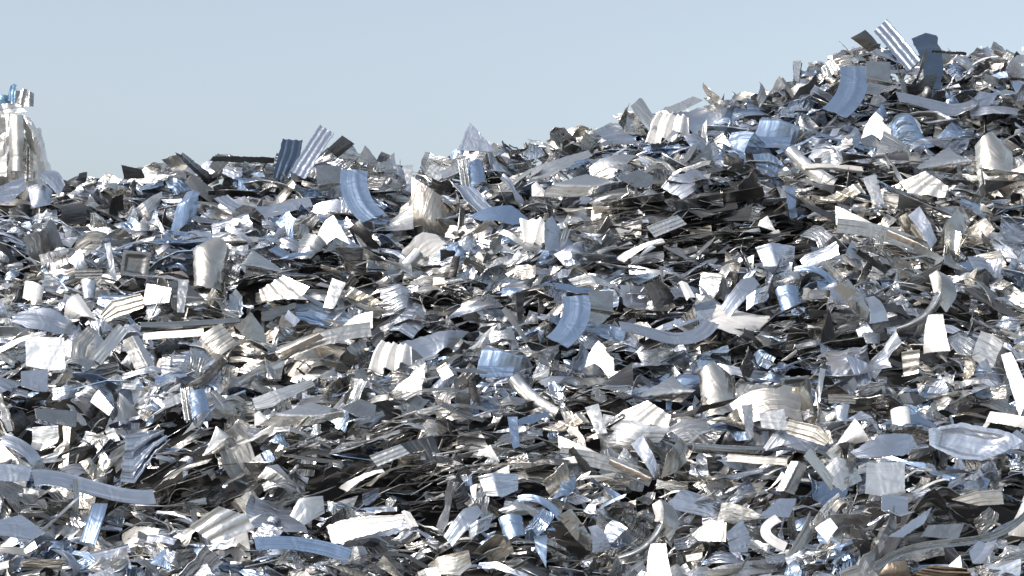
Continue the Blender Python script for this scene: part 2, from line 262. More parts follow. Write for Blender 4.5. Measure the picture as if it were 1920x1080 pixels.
# ------------------------------------------------------------------ the pieces that can be told apart
# The same run of pieces is met three times on the heap: by the front slope (C), the upper slope (B) and, mirrored, the left slope (A)
LANDMARKS = '''
# kind|finish|form|where|geometry|label
curved_band|B|rib1|ABC|~44;1080,556;1081,585;1070,614;1044,642|smooth blue curved band with one raised line
white_sheet|W|bend|ABC|1121,637;1136,652;1134,657;1150,672;1152,700;1140,706;1128,690;1115,681;1090,692;1103,665|blank white five-cornered sheet below the blue band
bent_plate|G|bend|ABC|1090,692;1115,681;1138,708;1100,704|grey pointed flap tucked under the white five-cornered sheet
ribbed_sheet|G|rib1|ABC|1104,545;1152,545;1148,588;1128,607;1104,604|dull blue-grey upright panel beside the blue band
long_plate|L|fold|ABC|1066,521;1095,517;1160,532;1168,540;1082,535|long pale plate lying over the upright blue-grey panel
draped_sheet|V|ribs|ABC|~28;1162,616;1205,622;1265,632;1332,606|long lavender-blue sheet sagging between its raised ends
dark_strip|D|ribs|BC|966,548;984,548;979,602;971,602|narrow bundle of upright dark strips
thin_strip|G|bend|ABC|~9;944,578;966,608;988,642|thin grey strip leaning against bent grey plates
wide_plate|V|fold|BC|755,632;878,623;850,650;795,672|wide lavender plate sloping down to a point
fluted_sheet|W|flutes|BC|715,640;770,648;768,680;735,692;688,702;700,668|bright white crumpled sheet with soft upright flutes
tented_sheet|B|tent|BC|893,690;915,633;945,650;982,666;976,686|blue sheet folded up like a tent
flat_plate|B|flat|ABC|895,686;965,688;960,707;900,707|flat blue plate just under the tented blue sheet
bent_channel|L|tube|ABC|~21;962,706;992,738;1046,774|pale round-backed channel running down at a slant
conical_sheet|L|cone|ABC|1205,737;1268,698;1298,736;1285,748|smooth pale sheet rolled to a broad cone
dished_plate|G|dome|ABC|940,752;955,742;985,748;990,762;965,770;943,765|shiny olive-grey dished oval lid
leaf_plate|D|bendx|ABC|880,714;893,716;903,757;886,752|dark leaf-shaped blade standing on edge
boxed_offcut|K|ribs|BC|818,692;836,680;851,704;830,714|small cream boxed offcut with ribs
ribbed_sheet|L|ribs|BC|692,855;750,833;768,850;708,875|light ribbed panel on the dark stacked sheets
white_strip|W|bendx|BC|632,912;714,877;719,883;648,918|narrow white strip lying at a slant
white_shard|W|fold|BC|900,852;917,832;935,864|small white peaked shard
upright_channel|B|ribs|BC|951,783;970,783;975,838;962,843|upright blue-grey ribbed channel
flared_sheet|K|flutes|ABC|1015,807;1090,771;1104,790;1045,811|cream sheet flaring out from a narrow tail
upright_channel|L|ribs|ABC|1097,765;1122,757;1139,812;1119,814|tall grey channel with turned edges
folded_bundle|K|ribs|ABC|1166,772;1215,751;1258,779;1252,800;1185,793|cream bundle of rolled-over sheet edges
white_sheet|W|bend|ABC|1047,817;1078,830;1122,846;1055,852;1047,850|white wedge with a square left end
long_plate|G|ribs|ABC|~24;1050,852;1120,864;1222,900|long grey layered plate below the white wedge
copper_strip|P|bendx|ABC|1140,864;1150,862;1226,896;1214,901|pinkish cream strip lying on the long grey plate
fan_plate|V|foldy|ABC|1183,832;1205,814;1237,880;1226,896|steel-blue blade of the open fan of sheets
fan_plate|G|bend|ABC|1243,897;1250,852;1275,820;1302,848;1272,882|brownish grey rounded blade of the open fan
creased_sheet|V|fold|BC|897,893;975,885;973,915;940,935;913,930|lavender sheet folded along one upright crease
white_tag|W|bend|BC|880,912;894,908;892,933;886,933|tiny white tag standing on end
curved_shell|L|dome|BC|935,955;975,932;998,962;960,966|pale rounded shell with a grey rim
edge_strip|B|bendx|BC|~13;972,929;1015,943;1054,966|dark blue curved strip round a black hollow
slanted_plate|G|bend|BC|1045,968;1070,953;1112,1010;1104,1032;1080,1012|smooth slate-grey plate slanting down
bent_plate|V|bend|BC|1105,985;1120,983;1150,1026;1112,1036|blue plate leaning beside the slanting slate-grey plate
polished_knob|W|dome|BC|1222,945;1236,936;1250,950;1246,974;1230,976|bright round knob of bulged sheet
leaf_plate|G|bendy|BC|1243,933;1262,944;1272,985;1259,1012;1243,992|slate leaf-shaped plate standing on its tip
arched_strip|L|bendy|BC|~14;1241,985;1215,1022;1160,1047|pale rounded strip arching down to the left
white_block|W|bend|BC|1208,1088;1220,1020;1246,1017;1262,1088|tall blank white sheet, broad at its foot
cream_sheet|K|bend|C|797,1060;820,1045;878,1031;881,1060;862,1079;802,1076|broad cream panel with turned-down front edge
long_sheet|W|ribs|C|610,986;640,974;757,964;750,986;640,1020;622,1020|long bright sheet with fine grooves
white_shard|W|fold|BC|751,957;768,960;782,985;766,992|white torn shard beside the long grooves
drum_sheet|B|tubex|BC|935,968;980,965;986,1002;950,1013|deep blue curved panel like part of a drum
narrow_plate|B|bend|C|1000,1002;1026,1000;1024,1052;1005,1034|narrow deep blue upright plate
slanted_plate|V|bend|BC|832,1004;868,955;896,944;906,960;850,1024|lavender torn plate leaning to the right
slanted_plate|V|fold|BC|880,985;925,960;916,990;880,1012|short lavender plate in the leaning row
sheet_bundle|K|ribs|AC|1473,806;1480,786;1536,799;1557,825;1546,836;1476,813|cream and white bundle of grooved sheets
flat_plate|L|flat|AC|1423,775;1470,767;1478,808;1428,802|pale greenish plate against the cream bundle
upright_channel|L|ribs|AC|1391,760;1411,759;1413,821;1400,822|upright cream and blue channel
white_horn|W|bendy|AC|1566,832;1602,781;1629,822;1602,829|white horn-shaped sheet curving to a point
flat_sheet|V|bend|AC|1600,840;1650,818;1710,814;1727,830;1692,856;1640,863;1610,856|wide flat blue-grey sheet with a clean surface
swirled_sheet|V|dish|C|1740,806;1800,794;1890,812;1918,830;1882,850;1840,866;1790,861;1742,836|large pale blue-grey sheet with a raised rounded rim
square_sheet|L|flat|AC|1625,868;1697,866;1696,921;1650,930;1622,926|plain square panel of pale grey-green metal
hanging_flap|V|curl|AC|1655,926;1705,930;1704,970;1676,979;1655,968|pale flap with a blue streak and curled foot
rounded_plate|L|bend|AC|1548,876;1565,857;1601,870;1622,896;1580,921;1558,906|rounded pale plate shaped like a broken tile
angled_strip|L|foldy|AC|1455,920;1485,864;1516,872;1491,926|pale leaning strip folded along its length
pressed_dish|G|dish|AC|1462,709;1514,704;1521,750;1470,758|square pressed dish with bright rounded rim
narrow_strip|L|bend|AC|1538,690;1549,692;1535,760;1526,760|narrow pale strip standing upright
short_bar|K|ribs|AC|1553,739;1605,740;1604,757;1554,756|short grooved cream bar
bright_tube|W|tubex|AC|1668,768;1702,760;1706,792;1690,800;1672,794|short bright rounded tube end
bent_plate|V|tubex|AC|1566,762;1594,757;1588,795;1570,792|small curved silvery-blue plate
crumpled_drum|K|drum|ABC|1314,694;1345,678;1382,696;1380,766;1356,778;1326,774|tall crumpled drum with bright rounded top
long_tube|G|tube|AC|~15;1298,837;1390,843;1482,846|long grey half-round tube lying level
long_bar|K|ribs|AC|~13;1364,858;1476,866|cream bar lying under the long tube
ribbed_strip|L|ribs|AC|~20;1512,848;1566,912|grooved pale strip slanting down to the right
torn_leaf|V|bend|C|1668,1004;1692,988;1746,952;1732,982;1692,1008|torn lavender sheet pointing up to the right
flat_plate|G|flat|C|1727,1006;1740,985;1808,982;1796,1012|flat greenish grey four-sided plate
draped_sheet|K|ribs|C|1784,936;1830,922;1878,917;1883,945;1835,949|draped cream sheet with soft folds
triangular_plate|G|bend|C|1474,1046;1519,958;1526,1010;1496,1036|plain taupe triangular plate
hooked_strip|W|bendx|C|~16;1458,968;1436,998;1472,1022|small white strip bent like a hook
white_sheet|W|bend|C|1529,992;1555,969;1571,990;1550,1016|small white angular sheet with lavender edge
creased_sheet|V|ribs|C|1362,1000;1390,974;1409,1010;1401,1036;1370,1036|lavender box-shaped sheet with upright creases
flat_plate|K|flat|C|1296,1002;1330,974;1362,980;1361,1016;1310,1014|beige flat plate with faint stripes
flat_plate|V|flat|C|1424,967;1460,935;1494,935;1479,971|pale blue four-sided plate above a small black hollow
long_beam|G|channel|C|~12;1640,1062;1720,1026;1800,1016;1925,960|long grey edge strip rising to the right
curled_sheet|V|curl|C|1818,1032;1836,1012;1860,1022;1852,1044;1830,1066|pale curled sheet with a hooked end
white_shard|W|bend|C|1777,1062;1800,1040;1809,1088|white fang-shaped shard near the bronze pieces
bronze_shell|R|dome|C|1650,1082;1668,1056;1700,1052;1712,1088|shiny bronze rounded shell
bronze_sheet|R|flutes|C|1700,1080;1745,1060;1812,1066;1830,1088;1760,1092|crumpled bronze sheet near the heap foot
ribbed_strip|W|ribs|C|1877,666;1896,660;1932,738;1912,782|bright white strip with three dark grooves
white_sheet|W|bend|C|1849,792;1856,770;1930,784;1926,802|long blank white sheet
square_bar|K|ribs|BC|1690,660;1725,655;1722,700;1694,706|ribbed cream square offcut
# B-space pieces (shifted into C space with @B)
light_block|L|ribs|BC@B|993,318;1030,305;1104,280;1111,291;1028,335;1000,338|long pale block with a grooved end
white_shard|W|dome|BC@B|996,345;1004,338;1021,356;1018,366;997,366|small white tip poking from a black gap
winged_sheet|L|fold|BC@B|1004,366;1078,331;1100,318;1162,334;1166,352;1100,367|pale wing-shaped sheet spreading to both sides
drum_sheet|B|tubex|BC@B|876,306;905,299;916,340;882,352|bright blue curved panel
flat_plate|L|flat|BC@B|824,322;880,295;890,312;832,336|pale plate leaning beside the blue curved panel
silver_sheet|L|flutes|BC@B|858,300;876,296;884,360;866,362|silvery fluted sheet edge
draped_sheet|V|ribs|BC@B|1112,247;1145,230;1182,255;1202,272;1150,272|lavender ribbed sheet draped over a lump
blue_sheet|B|bend|BC@B|880,390;960,388;1000,412;960,424;900,410|flat blue sheet above the grooved white sheet
fluted_sheet|W|flutes|B@B|975,412;1015,409;1042,440;1030,458;985,458|white fluted sheet flowing down the slope
flat_plate|G|flat|BC@B|1160,335;1195,318;1225,330;1222,350;1190,352|mid grey rounded plate on dark strata
white_strip|W|bend|B@B|1165,478;1238,444;1241,449;1180,482|narrow white diagonal strip over the dark layers
# own pieces
ribbed_channel|V|ribs|A@A|545,320;600,234;627,250;572,335|bright ribbed channel pointing up from the left crest
ribbed_channel|V|ribs|B@B|1662,36;1726,112;1702,134;1638,60|bright ribbed channel pointing up from the highest crest
boxed_sheet|N|ribs|A@A|511,332;530,260;568,262;562,292;537,340|dark blue boxed panel standing on the left crest
boxed_sheet|N|ribs|B@B|1708,74;1736,61;1756,66;1768,118;1766,165;1740,165;1724,110|dark blue boxed panel standing on the highest crest
dark_plate|D|bend|A@A|612,280;643,254;664,270;634,296|black square plate on the left crest
dark_plate|D|bend|B@B|1598,70;1622,56;1652,86;1630,98|black square plate on the highest crest
long_slab|D|ribs|A@A|393,302;400,293;514,295;513,306|long flat dark slab along the left crest
long_slab|D|ribs|B@B|1746,98;1748,94;1812,98;1812,104|long flat dark slab beside the highest crest
dark_spear|D|fold|A@A|327,285;348,290;402,332;384,342|dark spear-shaped sheet pointing up left
dark_plate|D|bend|A@A|227,309;266,318;272,334;234,336|dark notched plate on the low left ridge
fin_plate|V|flat|B@B|881,229;858,282;930,285|blue-grey triangular fin standing against the sky
light_plate|V|bend|A@A|92,303;104,310;122,348;112,362;74,336|pale lilac plate beside the foot of the bale
bulged_sheet|V|dome|A@A|52,345;80,335;98,352;96,378;60,384|blue-white bulged sheet below the bale
ribbed_sheet|V|ribs|A@A|-5,352;45,332;50,352;15,384;-5,380|lavender ribbed sheet at the bale foot
blue_sheet|B|tent|A@A|318,428;352,348;376,350;368,395;342,420|blue sheet with white crease rising to a corner
tall_strip|L|ribs|B@B|1487,115;1503,113;1498,152;1490,152|upright fan of thin strips on the right ridge
tall_strip|L|ribs|A@A|755,310;775,309;771,345;762,345|upright fan of thin strips at the end of the left crest
leaning_plate|G|bend|B@B|1418,185;1432,143;1436,185;1426,200|leaning grey blade on the right ridge
peaked_sheet|L|fold|B@B|1880,135;1908,100;1922,98;1925,140|pale peaked sheet on the far right ridge
crest_sheet|L|flutes|B@B|1540,128;1560,106;1578,132;1562,142;1545,146|silvery crumpled sheet left of the crest
flat_plate|L|flat|B@B|1240,206;1300,181;1318,188;1270,212|pale flat plate on the middle of the rising ridge
long_band|V|ribs|O|~28;62,897;140,904;215,926;288,934|long curved lavender band with bright parallel ribs
flat_plate|V|flat|O|-5,868;60,875;54,902;-5,903|plain lavender plate at the left end of the long ribbed band
flat_plate|G|flat|O|65,766;105,768;145,771;142,801;108,796;68,786|plain warm grey sheet lying flat
boxed_flap|L|curl|O|60,801;108,797;111,833;80,848;59,842|pale blue and white flap with a pointed foot
tall_drape|V|flutes|O|225,905;236,815;300,805;318,830;290,852;252,908|tall pale blue sheet draped down over the pile
conical_sheet|L|cone|O|378,851;404,796;441,823;420,837|white wedge-shaped sheet beside the tall draped sheet
triangular_plate|G|bend|O|219,792;225,735;263,776|tall grey triangular plate
white_sheet|W|bend|O|168,752;185,731;213,765;205,780|white chipped sheet above the dark gaps
tented_sheet|L|tent|O|483,891;520,864;556,906;520,902|grey sheet folded as a low tent on dark strips
ribbed_sheet|L|ribs|O|355,986;410,950;460,964;477,990;402,1021|broad pale panel with slanting grooves
ribbed_sheet|V|ribs|O|167,1036;240,1020;246,1035;174,1059|pale blue-white ribbed panel above the bottom edge
long_band|B|bend|O|~24;478,1019;560,1020;656,1042|long curved blue band near the bottom edge
flat_plate|V|flat|O|-5,976;40,965;86,1000;60,1012;-5,1004|lilac plate in the bottom left corner
curled_strip|V|bendx|O|~22;8,818;48,848;82,888|pale lavender strip curling down from the left
white_sheet|W|bend|O|-5,822;31,860;-5,868|blank white corner piece under the curling strip
hanging_strip|B|bendx|O|~24;187,938;178,980;164,1012|deep blue strip hanging down like a ribbon
thin_strip|G|bendx|O|~9;143,898;142,940;137,986|narrow blue-grey upright strip crossing the ribbed band
cream_sheet|K|bend|O|220,995;245,985;300,992;290,1012;240,1030|beige crumpled sheet left of the grooved panel
pale_plate|L|bend|O|545,965;560,935;605,930;610,960;570,985|clouded pale plate with bluish centre
'''
LM = []
for line in LANDMARKS.strip().splitlines():
    if line.startswith('#'): continue
    kind, fin, form, where, geo, label = line.split('|')
    pts = [tuple(float(q) for q in p.split(',')) for p in geo.replace('~', '').split(';')]
    bw = None
    if geo[0] == '~': bw = pts[0][0]; pts = pts[1:]
    LM.append((kind, fin, form, where, bw, np.array(pts), label))
def in_c(u, v):
    if u > 1280: return v > 655
    if u > 870: return v > 545 - (70 if u > 1040 and u < 1180 else 0)
    if u > 640: return v > 590 + (870 - u) * .15
    if u > 460: return v > 735
    if u > 300: return v > 740 and v < 830
    return False
def in_a(u, v): return u < 865 and not in_c(u, v) and v < 775
def in_b(u, v): return u > 790 and not in_c(u, v)
ZONE = {'A': 'on the left slope', 'B': 'on the upper right slope', 'C': 'on the lower front slope', 'O': ''}
CATS = {'channel': 'metal channel', 'strip': 'metal strip', 'tube': 'metal tube', 'bar': 'metal bar', 'panel': 'metal panel', 'plate': 'metal plate',
        'sheet': 'metal sheet', 'band': 'metal band', 'blade': 'metal plate', 'bundle': 'sheet bundle', 'drum': 'metal drum', 'dish': 'metal dish', 'lid': 'metal lid'}
GROUPS = 'loose aluminium offcuts heaped on the slope'
def build(kind, fin, form, pts, bw, label, seed, lift=0.30, nrot=0.0):
    rng = np.random.default_rng(seed)
    c = pts.mean(0) if bw is None else pts[len(pts) // 2]
    P0, s = hit(*c); P0 = P0 - ray(*c) * lift - np.array([0, 0, -.03])
    n0, jit = NORM[fin]; n = nrm(n0 + rng.normal(0, jit, 3))
    v = -ray(*c)
    if n @ v < .5: n = nrm(n + v * (.55 - n @ v) * 1.2)
    a = nrm(np.cross(np.array([0, 0, 1.]), n)) if abs(n[2]) < .99 else np.array([1., 0, 0]); b = np.cross(n, a)
    def unproj(p):
        d = ray(*p); t = ((P0 - CAM) @ n) / (d @ n); Q = CAM + d * t - P0
        return Q @ a, Q @ b
    Q = np.array([unproj(p) for p in pts])
    if bw is None: G = coons(Q, 25, .005, rng)
    else:
        px = 2 * TH * s / 1920
        G = band(Q, bw * px * 1.15, 22, 11)
    z = relief(G, form, rng)
    V = G[..., :1] * a + G[..., 1:] * b + z[..., None] * n
    if bw is None and form in ('bendy', 'curl') : pass
    Vv, F = solid(V, rng.uniform(.003, .006))
    tint, f = FIN[fin]; tint = np.clip(np.array(tint) * rng.uniform(.92, 1.04), 0, .95); f = np.array(f) + np.array([rng.uniform(-.08, .08), 0, 0])
    me = mesh_from(kind, Vv, F, tint, f, True, np.c_[LAST[0] * (.32, .22), np.full(len(Vv), seed * .17)])
    o = link(kind, me, P0)
    head = kind.split('_')[-1]
    return tag(o, label, CATS.get(head, 'metal offcut'), GROUPS)
POLYS = []
HIDDEN = ('7A', '11A')
for i, (kind, fin, form, where, bw, pts, label) in enumerate(LM):
    local = '@' in where; zones = where.split('@')[0]; space = where.split('@')[1] if local else 'C'
    for zc in zones:
        p = pts.copy()
        if zc != 'O':
            if space == 'B': p = p + (-520, 430)        # now in C space
            if space == 'A' : pass
            elif zc == 'B': p = p + (520, -430)
            elif zc == 'A': p = np.c_[1745 - p[:, 0], p[:, 1] - 235]
            c = p.mean(0)
            if not {'A': in_a, 'B': in_b, 'C': in_c}[zc](*c): continue
            if not (-30 < c[0] < 1950): continue
        lab = label if (zc == 'O' or local and len(zones) == 1) else label + ' ' + ZONE[zc]
        if '%d%s' % (i, zc) not in HIDDEN: build(kind, fin, form, p, bw, lab, 100 + i, .62 if local and len(zones) == 1 else .30)['key'] = '%d%s' % (i, zc)
        POLYS.append(p if bw is None else np.r_[p + (0, bw / 2), (p - (0, bw / 2))[::-1]])

# ------------------------------------------------------------------ the run of small and middling pieces
NP = 150
def make_proto(k):
    rng = np.random.default_rng(7000 + k)
    typ = ['sheet', 'sliver', 'torn', 'shard', 'blade', 'crumple', 'channel', 'curve', 'torn', 'strip', 'shard', 'sliver'][k % 12]
    n = 5; asp = 1
    if typ == 'sheet': asp = rng.uniform(1, 1.9); poly = np.array([(-.5, -.5), (.5, -.5), (.5, .5), (-.5, .5)]) + rng.normal(0, .19, (4, 2)); form = ['bend', 'fold', 'tent', 'dome', 'flutes'][rng.integers(5)]
    elif typ == 'strip': asp = rng.uniform(3, 6.5); poly = np.array([(-.5, -.5), (.5, -.5), (.5, .5), (-.5, .5)]) + rng.normal(0, .08, (4, 2)); form = ['bendx', 'bendx', 'rib1', 'twist'][rng.integers(4)]
    elif typ == 'sliver': asp = rng.uniform(6, 13); poly = np.array([(-.5, -.4), (.5, rng.uniform(-.5, .2)), (.48, .5), (-.5, .5)]) + rng.normal(0, .06, (4, 2)); form = ['bendx', 'twist', 'fold'][rng.integers(3)]
    elif typ == 'torn': asp = rng.uniform(1.4, 3); poly = np.array([(-.5, -.3), (-.1, -.6), (.5, -.5), (.6, .1), (.15, .5), (-.3, .6), (-.6, .2)]) + rng.normal(0, .12, (7, 2)); form = ['flutes', 'crumple', 'twist', 'curl'][rng.integers(4)]; n = 7
    elif typ == 'shard': asp = rng.uniform(1, 2.2); poly = np.array([(-.5, -.5), (.5, -.3), (rng.uniform(-.3, .3), .6)]) + rng.normal(0, .1, (3, 2)); form = ['bend', 'fold'][rng.integers(2)]
    elif typ == 'blade': asp = rng.uniform(2, 3.5); poly = np.array([(-.55, 0), (-.2, -.5), (.35, -.4), (.6, 0.1), (.2, .5), (-.3, .4)]) + rng.normal(0, .06, (6, 2)); form = 'bend'
    elif typ == 'crumple': asp = rng.uniform(1, 1.8); poly = np.array([(-.5, -.4), (.1, -.55), (.5, -.3), (.45, .5), (-.4, .45)]) + rng.normal(0, .08, (5, 2)); form = 'crumple'; n = 7
    elif typ == 'channel': asp = rng.uniform(2.2, 4.5); poly = np.array([(-.5, -.5), (.5, -.5), (.5, .5), (-.5, .5)]) + rng.normal(0, .08, (4, 2)); form = ['ribs', 'channel', 'tube'][rng.integers(3)]; n = 9
    else: asp = rng.uniform(1, 2.5); poly = np.array([(-.5, -.5), (.5, -.5), (.5, .5), (-.5, .5)]) + rng.normal(0, .1, (4, 2)); form = ['bendx', 'bendy', 'tubex', 'cone', 'curl'][rng.integers(5)]; n = 7
    poly = poly * (1, 1 / asp)
    G = coons(poly, n, .03, rng); z = relief(G, form, rng, rng.uniform(.6, 2.1))
    V = np.concatenate([G, z[..., None]], 2)
    LAYW[0] = 1 / asp; q = solid(V, .010); LAYW[0] = 1.0
    return (typ,) + q + (form not in ('crumple', 'fold'), LAST[0])
PROTO = [make_proto(k) for k in range(NP)]
LONG = [k for k in range(NP) if PROTO[k][0] in ('strip', 'channel', 'blade', 'sliver')]
ZONES = [  # u, v, ru, rv, kind, angle of the lie in degrees
    (740, 845, 190, 70, 'strata', 10), (950, 860, 110, 45, 'strata', 6), (1140, 745, 130, 30, 'strata', 0), (880, 775, 120, 28, 'strata', 4), (840, 925, 90, 40, 'gap_shade', 8),  # last entry: black hollow, its shade painted by dark-tinted pieces
    (1320, 690, 600, 24, 'blue', 4), (1200, 620, 200, 22, 'blue', 0), (820, 655, 120, 30, 'blue', 8), (930, 950, 110, 40, 'blue', 40), (1450, 775, 110, 50, 'cream', 0), (1230, 775, 90, 35, 'cream', 0),
    (1640, 890, 140, 50, 'pale', 0), (560, 770, 120, 60, 'pale', 20), (1220, 870, 120, 60, 'cream', -20), (1000, 1030, 200, 40, 'strata', 10)]
OWN = [(430, 895, 160, 45, 'strata', 30), (330, 925, 90, 30, 'strata', 28), (640, 1050, 200, 26, 'strata', 4), (1760, 1060, 220, 26, 'bronze', 14), (1780, 975, 170, 30, 'strata', 14),
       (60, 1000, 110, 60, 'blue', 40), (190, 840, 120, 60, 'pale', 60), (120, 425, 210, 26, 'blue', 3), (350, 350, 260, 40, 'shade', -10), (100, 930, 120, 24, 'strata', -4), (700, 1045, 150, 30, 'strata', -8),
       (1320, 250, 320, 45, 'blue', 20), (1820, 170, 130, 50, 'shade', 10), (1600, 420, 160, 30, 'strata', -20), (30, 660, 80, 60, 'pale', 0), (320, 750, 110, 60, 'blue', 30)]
def all_zones():
    Z = list(OWN)
    for (u, v, ru, rv, t, a) in ZONES:
        Z.append((u, v, ru, rv, t, a)); Z.append((u + 520, v - 430, ru, rv, t, a)); Z.append((1745 - u, v - 235, ru, rv, t, -a))
    return np.array([z[:4] for z in Z], float), [z[4] for z in Z], np.array([z[5] for z in Z], float), Z
ZA, ZT, ZANG, _ = all_zones()
TONES = 'VLGKBDWPR'
MIX = {'': (.26, .22, .23, .11, .085, .08, .015, .0, .0), 'strata': (.06, .09, .36, .09, .02, .36, .01, .0, .0), 'gap_shade': (.02, .02, .2, .0, .05, .7, 0, 0, .0),  # in the dark bands and hollow, darker tints paint in gap shade
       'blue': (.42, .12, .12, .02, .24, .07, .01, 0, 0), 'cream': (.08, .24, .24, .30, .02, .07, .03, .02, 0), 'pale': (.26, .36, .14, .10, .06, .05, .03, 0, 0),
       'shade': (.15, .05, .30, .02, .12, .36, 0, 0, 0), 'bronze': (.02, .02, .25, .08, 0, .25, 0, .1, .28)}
RN = np.random.default_rng(2024)
def inside(poly, u, v):
    x, y = poly[:, 0], poly[:, 1]; c = np.zeros(u.shape, bool); j = len(x) - 1
    for i in range(len(x)):
        c ^= ((y[i] > v) != (y[j] > v)) & (u < (x[j] - x[i]) * (v - y[i]) / (y[j] - y[i] + 1e-9) + x[i]); j = i
    return c
def scatter(N, x0, x1, y0, y1, smin, smed, smax, sig, deep):
    x = RN.uniform(x0, x1, N); y = y0 + (y1 - y0) * RN.random(N) ** 1.22; x = x * np.clip(y / 17, .62, 1); z = hfield(x, y)
    size = np.clip(smed * np.exp(RN.normal(0, sig, N)), smin, smax) * np.clip(y / 17.0, .72, 1.12)
    P = np.c_[x, y, z]; u, v = project(P)
    zi = np.full(N, -1)
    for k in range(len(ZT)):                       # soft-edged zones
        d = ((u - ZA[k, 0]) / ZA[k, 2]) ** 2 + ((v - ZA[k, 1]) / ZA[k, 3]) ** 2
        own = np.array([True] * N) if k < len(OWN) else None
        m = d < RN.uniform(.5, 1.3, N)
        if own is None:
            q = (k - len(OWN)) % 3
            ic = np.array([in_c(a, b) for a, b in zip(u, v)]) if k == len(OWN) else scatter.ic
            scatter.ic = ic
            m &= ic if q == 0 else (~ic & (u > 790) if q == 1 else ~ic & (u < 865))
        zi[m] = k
    high = v - size * 85 < np.interp(u, su, sv) - 14
    size = np.where(high, size * .6, size)
    out = []
    for i in range(N):
        zt = ZT[zi[i]] if zi[i] >= 0 else ''; ang = ZANG[zi[i]] if zi[i] >= 0 else 14 * math.sin(x[i] * .9 + y[i] * .5)
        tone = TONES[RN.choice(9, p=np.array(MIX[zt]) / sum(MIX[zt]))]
        r = RN.random(); lie = .85 if zt in ('strata', 'bronze', 'gap_shade') else (.45 if zt in ('shade',) else .46)
        if r < lie:
            n = nrm(np.array([0, -.12, 1.0]) + RN.normal(0, .16 if zt in ('strata', 'gap_shade') else .25, 3)); a = R(ang) + RN.normal(0, .12)
            n = nrm(n + math.sin(R(ang)) * np.array([-1.0, 0, 0]))
            k = LONG[RN.integers(len(LONG))] if RN.random() < .72 else RN.integers(NP)
        else:
            n0, j = NORM[tone]; n = nrm(n0 + RN.normal(0, j * 1.6 + .08, 3)); a = R(ang) + (RN.normal(0, .5) if RN.random() < .6 else RN.uniform(0, 3.14))
            k = RN.integers(NP) if RN.random() < .8 else LONG[RN.integers(len(LONG))]
        sz = float(size[i]) * (1.45 if PROTO[k][0] in ('strip', 'sliver') else 1.0) * (1.25 if zt == 'strata' and r < lie else 1)
        out.append((int(k), n, a, min(sz, .85), tone))
    lift = RN.uniform(-deep, .05, N) + size * .05
    P[:, 2] += lift
    # pieces in front of a piece that can be told apart sink behind it
    keep = np.ones(N, bool)
    for poly in POLYS:
        c = poly.mean(0); m = inside((poly - c) * 1.35 + c, u, v)
        P[m, 1] += .16; P[m, 2] -= .10
        keep &= ~(m & (size > .38)); keep &= ~(inside((poly - c) * 1.1 + c, u, v) & (RN.random(N) < .2))
    front = hfield(P[:, 0], P[:, 1] + .3) >= -1
    return [(P[i],) + out[i] for i in range(N) if keep[i]]
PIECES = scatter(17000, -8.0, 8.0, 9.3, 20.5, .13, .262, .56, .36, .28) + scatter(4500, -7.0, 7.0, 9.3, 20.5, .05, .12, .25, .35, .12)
def crest(N):
    """ragged pieces standing along the ridge line"""
    out = []
    for _ in range(N):
        u = RN.uniform(-60, 1980); v0 = float(np.interp(u, su, sv)) + 12
        yr = 18.2 + 1.6 * min(max((u - 700) / 900, 0), 1.2)
        d = ray(u, v0 + RN.uniform(-6, 22)); P = CAM + d * (yr / d[1]) + np.array([0, RN.uniform(-.5, .1), 0])
        tone = TONES[RN.choice(9, p=np.array(MIX['' if RN.random() < .5 else 'shade']) / sum(MIX['' if False else 'shade']) if False else np.array(MIX['']) / sum(MIX['']))]
        n = nrm(NORM[tone][0] + RN.normal(0, .45, 3)); sz = float(np.clip(.2 * math.exp(RN.normal(0, .35)), .1, .4))
        uu, vv = project(P)
        if any(inside((q - q.mean(0)) * 1.3 + q.mean(0), np.array([uu]), np.array([vv]))[0] for q in POLYS): P = P + np.array([0, .25, -.05])
        out.append((P, int(RN.integers(NP)), n, RN.normal(0, .5), sz, tone))
    return out
PIECES += crest(620)
